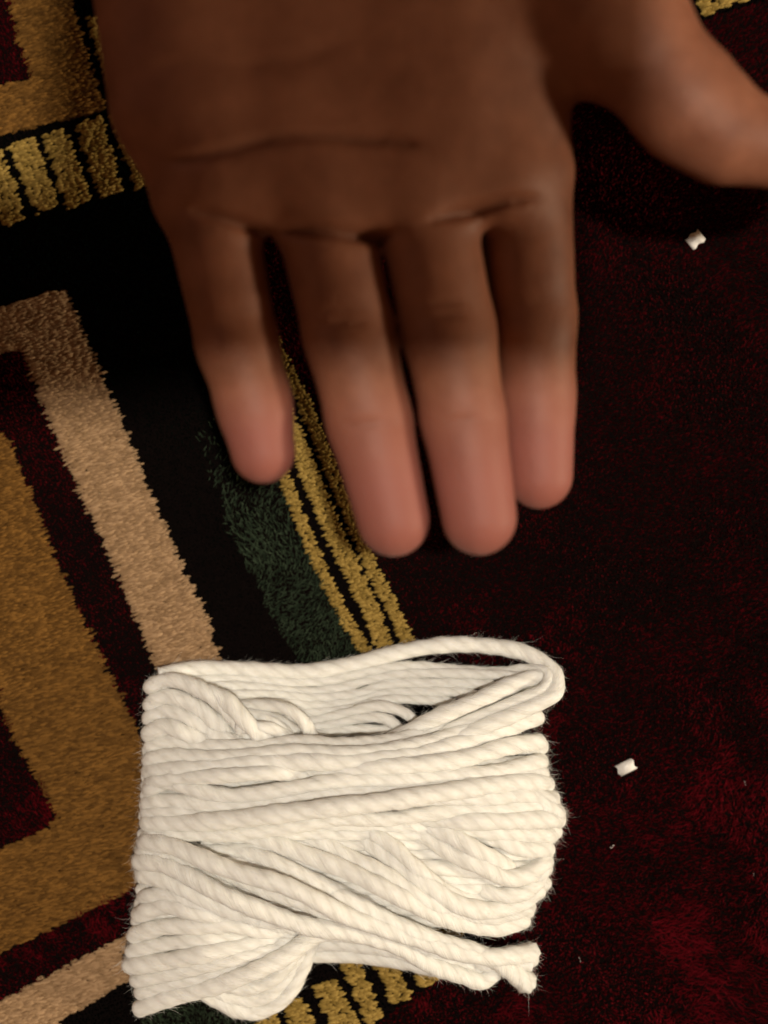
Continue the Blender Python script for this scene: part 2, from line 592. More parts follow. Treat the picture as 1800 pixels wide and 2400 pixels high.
def front(pts, lay, wrap='', r=R0, dz=0.0, ends=(False, False)):
    """a strand over the front; lay = layer at its start, middle, end; wrap = sides it folds round"""
    pts = [(x + random.uniform(-3, 3), y + random.uniform(-3, 3)) for x, y in pts]
    n = len(pts)
    lay = list(lay)
    lift = random.uniform(-.35, .35)
    lay = [q + lift for q in lay]
    r *= random.uniform(.88, 1.12)
    if 'L' in wrap and 'R' in wrap and lay[1] < 0:
        r *= .9
    if 'L' not in wrap and lay[0] < .95:          # loose starts dive under their neighbours
        lay[0] = -1.4
    if 'R' not in wrap and lay[2] < .95 and not ends[1]:
        lay[2] = -1.4
    P = []
    for i, (x, y) in enumerate(pts):
        t = i / (n - 1)
        la = np.interp(t, [0, .5, 1], lay)
        P.append(yc(x, y, max(front_z(x, y, la) + dz, 0.0026)))
    if 'L' in wrap:
        y = pts[0][1]
        xl = np.interp(y, YL[:, 0], YL[:, 1])
        dy_ = -45 if y > 1150 else 8
        pre = [yc(xl + 260, y + dy_ * 3, 0.0022), yc(xl + 75, y + dy_, 0.0022), yc(xl + 27, y + dy_ * .2, 0.0045)]
        if pts[0][0] > xl + 45:
            pre.append(yc(xl + 30, y, front_z(xl + 30, y, lay[0])))
        P = pre + P
    if 'R' in wrap:
        y = pts[-1][1]
        xr = np.interp(y, YR[:, 0], YR[:, 1])
        P = P + [yc(xr - 27, y + 2, 0.0045), yc(xr - 75, y + 5, 0.0022), yc(xr - 260, y + 8, 0.0024)]
    return strand(P, r, ends)


def flat(pts, zs, r=R0, ends=(False, False)):
    P = [yc(x, y, z) for (x, y), z in zip(pts, zs)]
    return strand(P, r, ends)


def lin(z0, z1, n):
    return list(np.linspace(z0, z1, n))


# inner windings that fill the body
for i in range(17):
    y = 455 + i * 36
    sl = random.uniform(-25, 25)
    xl = np.interp(y, YL[:, 0], YL[:, 1]) + 14
    xr = np.interp(y, YR[:, 0], YR[:, 1]) - 20
    pts = [(xl + (xr - xl) * t, y + sl * (t - .5) * 2 + random.uniform(-7, 7)) for t in np.linspace(0.0, 1, 7)]
    front(pts, (-.75, -.7, -.75), 'LR')
# the lower wall lying on the carpet, seen through the open top
flat([(175, 205), (300, 185), (420, 184), (560, 192), (700, 192), (850, 164), (1000, 126), (1150, 102), (1300, 108), (1430, 136), (1512, 198), (1515, 262), (1420, 318), (1290, 372), (1150, 430), (1040, 462), (920, 476), (800, 480)],
     [.006, .0035, .003, .003, .003, .003, .003, .0033, .004, .0055, .008, .0105, .012, .0125, .0125, .0115, .0095, .008])
flat([(185, 235), (330, 222), (450, 214), (600, 228), (750, 222), (900, 190), (1050, 176), (1200, 190), (1330, 194), (1420, 186), (1490, 196), (1480, 245), (1380, 292), (1240, 350), (1100, 410), (980, 440), (860, 452)],
     [.008, .004, .0035, .0033, .0033, .0035, .004, .0045, .005, .0065, .009, .0108, .0115, .0118, .0112, .009, .007], r=0.00124)
flat([(260, 255), (420, 240), (560, 252), (700, 262), (800, 246), (900, 216), (1000, 200), (1150, 198), (1250, 202), (1340, 205), (1420, 215)],
     lin(.0045, .0035, 5) + lin(.0035, .0075, 6), r=0.00124)
flat([(350, 275), (520, 268), (700, 280), (850, 268), (950, 236), (1100, 232), (1220, 232), (1330, 240)], lin(.0050, .0040, 4) + lin(.0040, .0065, 4), r=0.00124)
flat([(400, 300), (600, 296), (700, 308), (800, 298), (930, 268), (1080, 262), (1180, 262), (1280, 280)], lin(.0052, .0042, 4) + lin(.0042, .0065, 4), r=0.00124)
flat([(560, 322), (700, 330), (820, 318), (950, 288), (1080, 288), (1180, 300)], lin(.0045, .0055, 6), r=0.00124)
flat([(600, 352), (700, 356), (800, 336), (920, 310), (1005, 332), (1050, 372), (1060, 410)], [.005, .0050, .0062, .0075, .0075, .0065, .005], r=0.00124)
flat([(640, 392), (760, 372), (860, 350), (940, 352), (985, 384), (1000, 420)], [.0055, .006, .0072, .0078, .007, .006], r=0.00124)
flat([(600, 415), (720, 402), (850, 388), (960, 392), (1080, 392), (1180, 360)], lin(.006, .007, 6), r=0.00124)
flat([(300, 360), (500, 390), (700, 410), (900, 410), (1100, 400), (1300, 370), (1400, 350)], [.0030] * 7)
flat([(300, 420), (500, 430), (700, 440), (900, 440), (1100, 440), (1300, 420), (1400, 400)], [.0034] * 7)
# upper left: loops that dive under the first full winding
front([(152, 244), (205, 222), (285, 236), (360, 284), (425, 346), (480, 412), (520, 456)], (1.3, 1.8, .6), 'L')
front([(146, 302), (205, 276), (275, 296), (345, 344), (400, 402), (440, 446)], (1.0, 1.2, .4), 'L')
front([(140, 352), (205, 328), (280, 350), (345, 396), (400, 436)], (.9, 1.2, .4), 'L')
front([(142, 402), (205, 382), (265, 404), (330, 434), (400, 452)], (.9, 1.1, .4), 'L')
front([(300, 252), (400, 292), (470, 358), (530, 416), (610, 450)], (1.4, 1.6, .4))
front([(400, 322), (510, 305), (600, 318), (655, 352), (690, 402), (716, 450)], (1.0, 1.3, .6), r=.00145)
front([(430, 352), (520, 346), (590, 380), (640, 430)], (.6, .9, .3), r=.0015)
front([(440, 385), (530, 378), (590, 402), (650, 440)], (1.0, .8, .3), r=.0015)
front([(380, 300), (480, 335), (560, 352), (640, 400)], (1.0, .6, .3), r=.0015)
front([(210, 310), (330, 380), (420, 430), (560, 470)], (.3, .4, .2))
# first full windings
front([(148, 446), (225, 430), (350, 444), (500, 446), (650, 436), (800, 440), (950, 428), (1070, 400), (1200, 345), (1320, 290), (1420, 250), (1495, 222)], (.6, .9, .6), 'L')
front([(146, 492), (225, 478), (350, 486), (500, 474), (650, 464), (800, 468), (950, 462), (1080, 432), (1200, 392), (1350, 334), (1460, 288)], (.7, 1.2, .8), 'LR')
front([(960, 425), (1010, 402), (1120, 350), (1250, 290), (1370, 240), (1460, 208), (1505, 205)], (-1.0, 1.4, 1.0))
front([(170, 528), (300, 520), (450, 508), (650, 496), (850, 498), (1050, 474), (1200, 434), (1350, 384), (1450, 348)], (.5, .9, .7), 'LR')
front([(160, 566), (265, 552), (420, 544), (560, 536), (660, 546), (800, 555)], (.7, 1.2, .3), 'L')
front([(590, 502), (690, 530), (760, 534), (900, 514), (1050, 506), (1200, 492), (1350, 446), (1460, 432)], (.3, 1.4, 1.0), 'R')
front([(148, 588), (205, 568), (300, 590), (400, 610), (520, 606), (650, 586), (800, 562), (1000, 556), (1150, 548), (1300, 532), (1462, 500)], (1.2, 1.2, 1.0), 'LR')
front([(145, 640), (250, 634), (400, 642), (560, 628), (700, 606), (850, 602), (1000, 590), (1150, 572), (1300, 556), (1462, 540)], (.6, .8, .8), 'LR')
front([(150, 700), (300, 704), (450, 692), (600, 672), (750, 656), (900, 640), (1050, 616), (1200, 592), (1350, 574), (1466, 566)], (.9, 2.0, 1.1), 'LR')
front([(140, 672), (230, 668), (340, 676), (480, 668)], (.9, 1.0, .4), 'L')
front([(140, 748), (225, 738), (400, 742), (600, 724), (800, 692), (950, 690), (1060, 676), (1200, 664), (1350, 654), (1480, 644), (1525, 668)], (.5, 1.0, .9), 'LR')
front([(900, 668), (1030, 642), (1150, 622), (1300, 618), (1430, 612), (1505, 632)], (.6, 1.6, 1.2), 'R')
front([(1180, 606), (1290, 602), (1380, 606), (1450, 622), (1522, 676)], (.4, 1.6, 1.4), 'R')
front([(960, 676), (1100, 690), (1250, 700), (1400, 694), (1520, 690)], (.6, 1.5, 1.3), 'R')
front([(1000, 712), (1150, 716), (1290, 734), (1390, 742), (1485, 745)], (.3, .9, .8), 'R')
# diagonals crossing the lower half
front([(140, 768), (225, 784), (330, 830), (450, 872), (600, 916), (700, 960), (820, 1020), (950, 1062), (1080, 1108), (1200, 1146), (1310, 1160), (1385, 1150), (1436, 1146)],
      (1.2, 2.6, .6), 'L', ends=(False, True))
front([(115, 832), (185, 842), (280, 884), (400, 950), (550, 1010), (680, 1056), (810, 1076), (960, 1112), (1090, 1176), (1200, 1222), (1270, 1236), (1310, 1210)], (1.0, 2.3, .3), 'L')
front([(390, 748), (520, 758), (650, 802), (800, 862), (900, 912), (1000, 962), (1100, 1010), (1210, 1048), (1330, 1058), (1405, 1035)], (.3, 2.2, 1.0), 'R')
front([(520, 862), (650, 896), (740, 936), (850, 984), (1000, 1058), (1140, 1112), (1270, 1150), (1340, 1190), (1424, 1248)], (.4, 1.9, .3), '', ends=(False, True))
front([(600, 744), (720, 772), (830, 822), (950, 884), (1050, 950), (1150, 1000), (1290, 1024), (1405, 1002)], (.3, 1.4, .9), 'R')
front([(820, 722), (890, 768), (980, 842), (1080, 914), (1180, 976), (1290, 1000), (1400, 975), (1446, 935)], (.4, 1.7, 1.2), 'R')
front([(760, 716), (880, 740), (960, 778), (1040, 852), (1140, 930), (1250, 962), (1380, 950)], (.3, .9, .6))
front([(960, 712), (1080, 752), (1160, 806), (1260, 850), (1340, 886), (1420, 880), (1480, 842)], (.4, 1.6, .9), 'R')
front([(1010, 700), (1140, 738), (1250, 796), (1340, 850), (1376, 872)], (.4, 1.4, .4))
front([(1180, 735), (1310, 756), (1400, 792), (1478, 790)], (.4, 1.2, .9), 'R')
front([(1240, 912), (1300, 940), (1390, 946), (1452, 912), (1480, 860)], (.3, 1.5, 1.0), 'R')
front([(330, 776), (480, 806), (600, 852), (760, 928), (900, 985), (1050, 1040)], (.3, .8, .3))
front([(240, 812), (380, 860), (520, 918), (660, 968), (800, 1030), (960, 1090), (1100, 1140), (1240, 1190)], (.4, 1.1, .3))
front([(150, 800), (220, 830), (320, 890), (460, 960), (600, 1010)], (.5, .8, .2), 'L')
front([(130, 880), (200, 900), (320, 960), (480, 1020), (640, 1060)], (.4, .5, .2), 'L')
front([(700, 1000), (850, 1050), (1000, 1110), (1150, 1170), (1260, 1215)], (.3, .7, .0))
# lower left fan
front([(132, 952), (220, 950), (330, 992), (450, 1020), (600, 1062)], (.6, .8, .2), 'L')
front([(120, 1012), (210, 982), (320, 1006), (430, 1030), (560, 1060)], (.8, 1.1, .3), 'L')
front([(98, 1082), (190, 1058), (300, 1054), (420, 1048), (530, 1066), (640, 1070)], (.8, 1.2, .2), 'L')
front([(86, 1136), (200, 1112), (350, 1096), (480, 1090), (600, 1075)], (.7, 1.0, .2), 'L')
front([(78, 1186), (200, 1170), (350, 1142), (500, 1112), (620, 1085)], (.8, 1.3, .2), 'L')
front([(104, 1236), (250, 1208), (400, 1172), (560, 1124), (670, 1085)], (.8, 1.3, .3), 'L')
front([(118, 1278), (230, 1244), (350, 1214), (480, 1176), (600, 1130), (680, 1090)], (.6, .9, .2), 'L')
front([(112, 1332), (200, 1298), (350, 1258), (500, 1206), (600, 1156), (690, 1092), (760, 1060)], (1.0, 1.8, .6), 'L')
# slack loops at the bottom, low and in shade
flat([(300, 1262), (380, 1308), (450, 1338), (525, 1340), (600, 1296), (655, 1210), (690, 1120), (720, 1060)], [.0024, .0024, .0024, .0024, .0026, .003, .004, .005])
flat([(330, 1250), (430, 1296), (520, 1296), (590, 1246), (640, 1170), (680, 1090)], [.0024, .0024, .0026, .003, .0036, .0045])
flat([(380, 1240), (470, 1262), (545, 1238), (600, 1190), (650, 1120)], [.0036, .004, .0043, .005, .006])
flat([(360, 1225), (450, 1225), (560, 1170), (640, 1100)], [.003, .0034, .004, .005])
flat([(640, 1090), (750, 1078), (880, 1092), (1000, 1120), (1120, 1170)], [.004, .0042, .0042, .004, .0036])
flat([(640, 1120), (740, 1112), (860, 1118), (970, 1136), (1100, 1190)], [.0032, .0034, .0034, .0033, .003])
flat([(660, 1150), (760, 1148), (880, 1156), (1000, 1172), (1110, 1200)], [.0027, .0027, .0027, .0027, .0027])
flat([(600, 1060), (750, 1044), (900, 1060), (1050, 1100)], [.005, .0055, .0055, .005])
# second cut end beside the first
flat([(1180, 1150), (1290, 1180), (1370, 1176), (1432, 1176)], [.007, .0066, .0058, .005], ends=(False, True))

# loose fibres standing off the strands
fv, ff, ft = [], [], []
src = [np.concatenate([q[i] for q in fuzz_src]) for i in range(3)]
nf = 240000
pick = rng.integers(0, len(src[0]), nf)
P0, N0, T0 = src[0][pick], src[1][pick], src[2][pick]
L = rng.gamma(2.4, 0.00025, nf)[:, None]
lie = ((np.arange(nf) % 4 != 0) & (np.arange(nf) >= 700))[:, None]           # three in four lie along the twist, the rest stand off
cut = np.concatenate([q[0][-160:] for q in cut_src])
cutT = np.concatenate([q[2][-160:] for q in cut_src])
nc = 700
pc = rng.integers(0, len(cut), nc)
P0[:nc], T0[:nc] = cut[pc], cutT[pc]
N0[:nc] = cutT[pc] + rng.normal(0, .35, (nc, 3))
L = np.where(lie, L * 2.5, L)
L[:nc] = rng.uniform(.0006, .0022, (nc, 1))
d = np.where(lie, N0 * rng.uniform(.05, .22, (nf, 1)) + T0 + np.cross(T0, N0) * rng.normal(.55, .25, (nf, 1)),
             N0 * rng.uniform(.15, .9, (nf, 1)) + T0 * rng.normal(0, 1.0, (nf, 1)) + rng.normal(0, .35, (nf, 3)))
d /= np.linalg.norm(d, axis=1)[:, None]
b = np.cross(d, rng.normal(0, 1, (nf, 3)))
b /= np.linalg.norm(b, axis=1)[:, None] + 1e-9
wv = np.cross(d, b) * 0.000017
V = np.empty((nf, 5, 3))
mid = P0 + d * L * .5 + b * L * .12
end = P0 + d * L * .85 + b * L * .45
V[:, 0], V[:, 1], V[:, 2], V[:, 3], V[:, 4] = P0 - wv, P0 + wv, mid - wv, mid + wv, end
V[:, :, 2] = np.maximum(V[:, :, 2], 0.0005)
f = np.array([(0, 1, 3), (0, 3, 2), (2, 3, 4)])
F = (f[None] + 5 * np.arange(nf)[:, None, None]).reshape(-1, 3)
me = mesh_np('loose_fibres', V.reshape(-1, 3) - yarn_loc, F)
col_attr(me, 'tone', np.repeat(rng.uniform(.6, 1.2, nf), 5))
o = link('loose_fibres', me, M_yarn, yarn)
o['kind'] = 'stuff'

# ------------------------------------------------------------------ hand
VOX = 0.0007
HX0, HX1, HY0, HY1, HZ0, HZ1 = -0.075, 0.100, -0.018, 0.205, 0.024, 0.097
gx = np.arange(HX0, HX1, VOX)
gy = np.arange(HY0, HY1, VOX)
gz = np.arange(HZ0, HZ1, VOX)
NX, NY, NZ = len(gx), len(gy), len(gz)


def jt(px, py, z, r):
    z = z + 0.012                  # the hand is held clear of the carpet
    q = W(px, py, z)
    return np.array([q[0], q[1], z, r * 1e-4 * (1 - z / CAM_H)])


def smin(a, b, k):
    h = np.clip(0.5 + 0.5 * (b - a) / k, 0, 1)
    return b + (a - b) * h - k * h * (1 - h)


def box_of(lo, hi):
    i0, i1 = np.searchsorted(gx, [lo[0], hi[0]])
    j0, j1 = np.searchsorted(gy, [lo[1], hi[1]])
    k0, k1 = np.searchsorted(gz, [lo[2], hi[2]])
    return slice(i0, i1), slice(j0, j1), slice(k0, k1)


def cone_into(fld, A, B, k, flat_z=1.0):
    """round cone from A to B (x, y, z, radius), smoothly joined into the field; flat_z squashes it in height"""
    m = 0.009
    lo = np.minimum(A[:3] - A[3], B[:3] - B[3]) - m
    hi = np.maximum(A[:3] + A[3], B[:3] + B[3]) + m
    S = box_of(lo, hi)
    X = gx[S[0]][:, None, None]
    Y = gy[S[1]][None, :, None]
    Z = gz[S[2]][None, None, :]
    if X.size == 0 or Y.size == 0 or Z.size == 0:
        return
    ba = B[:3] - A[:3]
    L2 = ba.dot(ba) + 1e-12
    t = np.clip(((X - A[0]) * ba[0] + (Y - A[1]) * ba[1] + (Z - A[2]) * ba[2]) / L2, 0, 1)
    r = A[3] + (B[3] - A[3]) * t
    d = np.sqrt((X - A[0] - t * ba[0]) ** 2 + (Y - A[1] - t * ba[1]) ** 2 + ((Z - A[2] - t * ba[2]) / flat_z) ** 2) - r
    d = d.astype(np.float32)
    if flat_z < 1:
        d *= 0.5 + 0.5 * flat_z
    fld[S] = smin(fld[S], d, k)


def field():
    return np.full((NX, NY, NZ), 0.03, np.float32)


ZP = 0.040
palm = field()
mc = [(jt(478, 440, .0400, 128), jt(400, -120, .0400, 175)),
      (jt(740, 440, .0410, 128), jt(660, -120, .0400, 185)),
      (jt(985, 430, .0410, 130), jt(930, -120, .0400, 185)),
      (jt(1216, 392, .0400, 122), jt(1160, -120, .0400, 180))]
for a, b in mc:
    cone_into(palm, a, b, 0.006, 0.85)
# pads at the roots of the fingers, heel of the hand, ball of the thumb
for q in ((610, 440, .0455, 100), (860, 455, .0462, 100), (1105, 430, .0455, 95)):
    a = jt(*q)
    b = a.copy()
    b[0] += 0.006
    cone_into(palm, a - np.array([.006, 0, 0, 0]), b, 0.005, 0.7)
cone_into(palm, jt(380, 250, .043, 115), jt(390, -150, .044, 165), 0.008, 0.9)
thumb = [jt(1150, -170, .043, 225), jt(1425, 36, .0455, 160), jt(1620, 252, .047, 117), jt(1705, 320, .047, 93), jt(1830, 345, .0475, 76), jt(1960, 322, .049, 72), jt(2010, 308, .0495, 58)]
for i in range(len(thumb) - 1):
    cone_into(palm, thumb[i], thumb[i + 1], 0.006, 0.9 if i < 2 else 1.0)
for a, b in ((jt(560, 300, .0440, 130), jt(1060, 300, .0440, 130)), (jt(520, 120, .0435, 150), jt(1040, 110, .0435, 150)), (jt(500, -60, .0430, 170), jt(1000, -80, .0430, 170))):
    cone_into(palm, a, b, 0.010, 0.85)
# wrist and forearm, leaving the frame at the top
wr = [jt(480, -220, .040, 190), jt(520, -900, .040, 200), jt(520, -1400, .040, 235)]
wl = [jt(1010, -220, .040, 200), jt(870, -900, .040, 200), jt(900, -1400, .040, 235)]
for c in (wr, wl):
    for i in range(2):
        cone_into(palm, c[i], c[i + 1], 0.010, 0.9)
cone_into(palm, jt(680, -300, .041, 190), jt(700, -1400, .041, 240), 0.01, 0.9)

FING = {
    'pinky': [jt(487, 470, .0405, 104), jt(556, 800, .0400, 93), jt(596, 945, .0395, 84), jt(618, 1060, .0385, 72)],
    'ring': [jt(752, 480, .0415, 112), jt(818, 780, .0415, 104), jt(866, 990, .0410, 96), jt(922, 1222, .0395, 82)],
    'middle': [jt(990, 470, .0415, 112), jt(1050, 770, .0420, 106), jt(1086, 985, .0415, 95), jt(1123, 1216, .0400, 85)],
    'index': [jt(1228, 420, .0385, 106), jt(1249, 735, .0355, 97), jt(1255, 930, .0340, 88), jt(1263, 1117, .0330, 75)],
}
fingers = field()
for nm, ch in FING.items():
    one = field()
    for i in range(3):
        a, b = ch[i], ch[i + 1]
        # a soft pad on the palm side of each phalanx
        cone_into(one, a, b, 0.0025, 0.88)
        t0, t1 = (.3, .72) if i < 2 else (.35, .95)
        pa, pb = a + (b - a) * t0, a + (b - a) * t1
        pa[2] += .0022; pb[2] += .0020
        pa[3] *= .86; pb[3] *= .84
        cone_into(one, pa, pb, 0.003, 0.85)
    fingers = smin(fingers, one, 0.0006)
hand_f = smin(palm, fingers, 0.0035)
del palm, fingers

# creases: lines drawn on the palm side, pressed into the surface (photo pixels at hand height, depth, width)
ZC = 0.061
CREASES = [
    ([(330, 376), (400, 380), (461, 381), (543, 366), (624, 343), (700, 338), (760, 338), (840, 344), (900, 345), (960, 354), (1010, 364), (1060, 368)], .0011, .0011, .8),
    ([(300, 190), (430, 175), (560, 185), (700, 165), (860, 120)], .0004, .0016, .12),
    ([(380, 480), (440, 490), (488, 503), (597, 531), (680, 540)], .0016, .0012, .8),
    ([(600, 530), (720, 541), (820, 551), (900, 549), (985, 533)], .0022, .0013, .9),
    ([(940, 546), (1000, 525), (1063, 505), (1117, 490), (1190, 470), (1320, 455)], .0016, .0012, .7),
    # pinky
    ([(460, 836), (520, 828), (580, 826), (640, 840)], .0008, .0010, .4),
    ([(462, 858), (530, 850), (590, 848), (650, 862)], .0008, .0010, .35),
    ([(510, 990), (560, 985), (620, 985), (680, 995)], .0007, .0011, .3),
    # ring
    ([(690, 740), (760, 728), (830, 726), (915, 738)], .0008, .0011, .4),
    ([(695, 768), (780, 756), (850, 756), (925, 770)], .0008, .0011, .35),
    ([(755, 1010), (820, 996), (890, 990), (960, 998)], .0010, .0011, .5),
    # middle
    ([(930, 728), (1000, 712), (1080, 714), (1150, 728)], .0008, .0011, .4),
    ([(935, 752), (1010, 740), (1090, 742), (1155, 756)], .0008, .0011, .3),
    ([(990, 1005), (1040, 990), (1100, 984), (1185, 992)], .0010, .0011, .5),
    # index
    ([(1150, 712), (1230, 700), (1340, 704)], .0008, .0011, .35),
    ([(1170, 930), (1230, 920), (1280, 917), (1345, 925)], .0010, .0011, .5),
]


def seg_dist(X, Y, pts):
    d = np.full(X.shape, 1.0, np.float32)
    for (x1, y1), (x2, y2) in zip(pts[:-1], pts[1:]):
        dx, dy = x2 - x1, y2 - y1
        t = np.clip(((X - x1) * dx + (Y - y1) * dy) / (dx * dx + dy * dy + 1e-12), 0, 1)
        d = np.minimum(d, np.hypot(X - x1 - t * dx, Y - y1 - t * dy))
    for ex, ey in (pts[0], pts[-1]):              # a crease runs out gently at both ends
        q = np.hypot(X - ex, Y - ey)
        d = d + np.clip(0.012 - q, 0, 1) ** 2 * 22
    return d


GX, GY = np.meshgrid(gx, gy, indexing='ij')
press = np.zeros((NX, NY), np.float32)
for pts, dep, wid, _ in CREASES:
    ws = [tuple(W(x, y, ZC)[:2]) for x, y in pts]
    press = np.maximum(press, dep * np.exp(-(seg_dist(GX, GY, ws) / wid) ** 2))
up = np.clip((gz - 0.053) / 0.004, 0, 1).astype(np.float32)
hand_f += press[:, :, None] * up[None, None, :]


def surface_nets(f):
    s = f < 0
    c = s[:-1, :-1, :-1].astype(np.int8)
    acc = np.zeros_like(c)
    for i in (0, 1):
        for j in (0, 1):
            for k in (0, 1):
                acc += s[i:NX - 1 + i, j:NY - 1 + j, k:NZ - 1 + k]
    act = (acc > 0) & (acc < 8)
    I = np.argwhere(act)
    idx = np.full(act.shape, -1, np.int32)
    idx[tuple(I.T)] = np.arange(len(I))
    cor = [(i, j, k) for i in (0, 1) for j in (0, 1) for k in (0, 1)]
    val = {c_: f[I[:, 0] + c_[0], I[:, 1] + c_[1], I[:, 2] + c_[2]] for c_ in cor}
    sm = np.zeros((len(I), 3))
    ct = np.zeros(len(I))
    for a in cor:
        for ax in range(3):
            if a[ax] == 0:
                b = list(a); b[ax] = 1; b = tuple(b)
                fa, fb = val[a], val[b]
                m = (fa < 0) != (fb < 0)
                t = np.where(m, fa / np.where(m, fa - fb, 1), 0)
                p = np.tile(np.array(a, float), (len(I), 1))
                p[:, ax] += t
                sm += p * m[:, None]
                ct += m
    V = (I + sm / ct[:, None]) * VOX + np.array([HX0, HY0, HZ0])
    Q = []
    for ax in range(3):
        s0 = [slice(1, -1)] * 3
        s0[ax] = slice(0, -1)
        s1 = list(s0)
        s1[ax] = slice(1, None)
        A, B = s[tuple(s0)], s[tuple(s1)]
        E = np.argwhere(A != B)
        flip = A[tuple(E.T)]
        base = E.copy()
        for q in range(3):
            if q != ax:
                base[:, q] += 1
        o1, o2 = [(1, 2), (2, 0), (0, 1)][ax]
        def cell(d1, d2):
            b = base.copy()
            b[:, o1] -= d1
            b[:, o2] -= d2
            return idx[b[:, 0], b[:, 1], b[:, 2]]
        q = np.stack([cell(1, 1), cell(0, 1), cell(0, 0), cell(1, 0)], 1)
        q[~flip] = q[~flip][:, ::-1]
        Q.append(q)
    F = np.vstack(Q)
    return V, F[(F >= 0).all(1)]


V, F = surface_nets(hand_f)
# a few rounds of light smoothing take the grid out of the surface
nb = np.zeros((len(V), 3))
E = np.unique(np.sort(np.vstack([F[:, [0, 1]], F[:, [1, 2]], F[:, [2, 3]], F[:, [3, 0]]]), axis=1), axis=0)
deg = np.bincount(E.ravel(), minlength=len(V)).astype(float)[:, None]
for lam in (.5, -.52, .5, -.52, .5, -.52, .5):
    nb = np.zeros_like(V)
    for ax in range(3):
        nb[:, ax] = (np.bincount(E[:, 0], V[E[:, 1], ax], len(V)) + np.bincount(E[:, 1], V[E[:, 0], ax], len(V)))
    V = V + lam * (nb / np.maximum(deg, 1) - V)
hand_loc = np.array([0.0, 0.06, 0.0])
hand_me = mesh_np('hand', V - hand_loc, F)
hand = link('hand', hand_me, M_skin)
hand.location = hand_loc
tag(hand, 'open left hand, palm up, fingers pointing at the white yarn', 'hand')
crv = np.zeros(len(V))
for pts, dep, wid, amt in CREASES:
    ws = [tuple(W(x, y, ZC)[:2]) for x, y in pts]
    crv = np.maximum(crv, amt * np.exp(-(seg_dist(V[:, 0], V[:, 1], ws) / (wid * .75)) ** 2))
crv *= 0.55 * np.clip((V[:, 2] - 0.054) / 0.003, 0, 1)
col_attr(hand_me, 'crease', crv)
tip = np.zeros(len(V))
for nm, ch in FING.items():
    a, b = ch[2], ch[3]
    ax = (b - a)[:3]
    t = ((V - a[:3]) @ ax) / ax.dot(ax)
    dd = np.linalg.norm(V - (a[:3] + np.clip(t, 0, 1)[:, None] * ax), axis=1)
    tip = np.maximum(tip, np.clip((t + .7) / 1.3, 0, 1) ** 1.3 * np.clip((0.0135 - dd) / 0.005, 0, 1))
col_attr(hand_me, 'tip', tip * 0.9)

# ------------------------------------------------------------------ white scraps and lint on the carpet
M_scrap, nt, p = new_mat('white_plastic_scrap')
nz = nt.nodes.new('ShaderNodeTexNoise')
nz.inputs['Scale'].default_value = 900
tc = nt.nodes.new('ShaderNodeTexCoord')
nt.links.new(tc.outputs['Object'], nz.inputs['Vector'])
rp = nt.nodes.new('ShaderNodeValToRGB')
rp.color_ramp.elements[0].color = (0.55, 0.52, 0.50, 1)
rp.color_ramp.elements[1].color = (0.80, 0.78, 0.75, 1)
nt.links.new(nz.outputs['Fac'], rp.inputs[0])
nt.links.new(rp.outputs[0], p.inputs['Base Color'])
p.inputs['Roughness'].default_value = 0.45


def scrap(px, py, ang, ln, wd, curl, label, group=None):
    """a short curled offcut with real thickness"""
    n, t = 9, 0.00018
    V, F = [], []
    for i in range(n):
        q = (i / (n - 1) - .5)
        a = q * curl
        y = math.sin(a) / max(curl, .01) * wd
        z = (math.cos(a) - math.cos(curl / 2)) / max(curl, .01) * wd
        for x in (-ln / 2, ln / 2):
            for o_ in (0, t):
                V.append((x + 0.06 * wd * math.sin(i * 1.3), y, z + o_))
    for i in range(n - 1):
        a, b = i * 4, i * 4 + 4
        F += [(a, a + 2, b + 2, b), (a + 1, b + 1, b + 3, a + 3), (a, b, b + 1, a + 1), (a + 2, a + 3, b + 3, b + 2)]
    F += [(0, 1, 3, 2), (4 * n - 4, 4 * n - 2, 4 * n - 1, 4 * n - 3)]
    me = bpy.data.meshes.new('scrap')
    me.from_pydata(V, [], F)
    for pl in me.polygons:
        pl.use_smooth = True
    o = link('scrap', me, M_scrap)
    o.location = W(px, py, 0.0011)
    o.rotation_euler = (0.1, -0.08, ang)
    tag(o, label, 'scrap', group)
    return o


scrap(1467, 1798, math.radians(28), .0042, .0036, 2.2, 'white curled plastic scrap on maroon carpet beside the yarn')
scrap(1630, 562, math.radians(-52), .0030, .0040, 1.2, 'dull white scrap on dark carpet below the thumb')


def lint(px, py, ang, ln, label):
    P = [W(px, py, .0013) + np.array([math.cos(ang) * ln * t, math.sin(ang) * ln * t, 0]) + np.array([0, 0.00025 * math.sin(t * 7), 0.0002 * math.cos(t * 5)]) for t in np.linspace(-.5, .5, 6)]
    P = catmull(P, .0001)
    n = len(P)
    V = []
    for i, q in enumerate(P):
        for a in range(5):
            V.append(q + 0.00009 * np.array([0, math.cos(a * 1.2566), math.sin(a * 1.2566)]))
    F = [(i * 5 + a, i * 5 + (a + 1) % 5, (i + 1) * 5 + (a + 1) % 5, (i + 1) * 5 + a) for i in range(n - 1) for a in range(5)]
    base = W(px, py, 0)
    me = mesh_np('lint', np.array(V) - base, np.array(F))
    o = link('lint', me, M_scrap)
    o.location = base
    tag(o, label, 'lint', 'lint specks on the maroon carpet')


lint(1435, 1984, .4, .0011, 'tiny pale lint speck directly below the curled white scrap')
lint(1746, 1836, 1.9, .0010, 'thin pale lint fibre right of the curled white scrap, near the photo edge')
lint(1359, 2249, 2.1, .0010, 'bright lint speck on red pile right of the cut yarn ends')
lint(1766, 2050, 1.7, .0006, 'small lint dot low at the right edge of the photo')

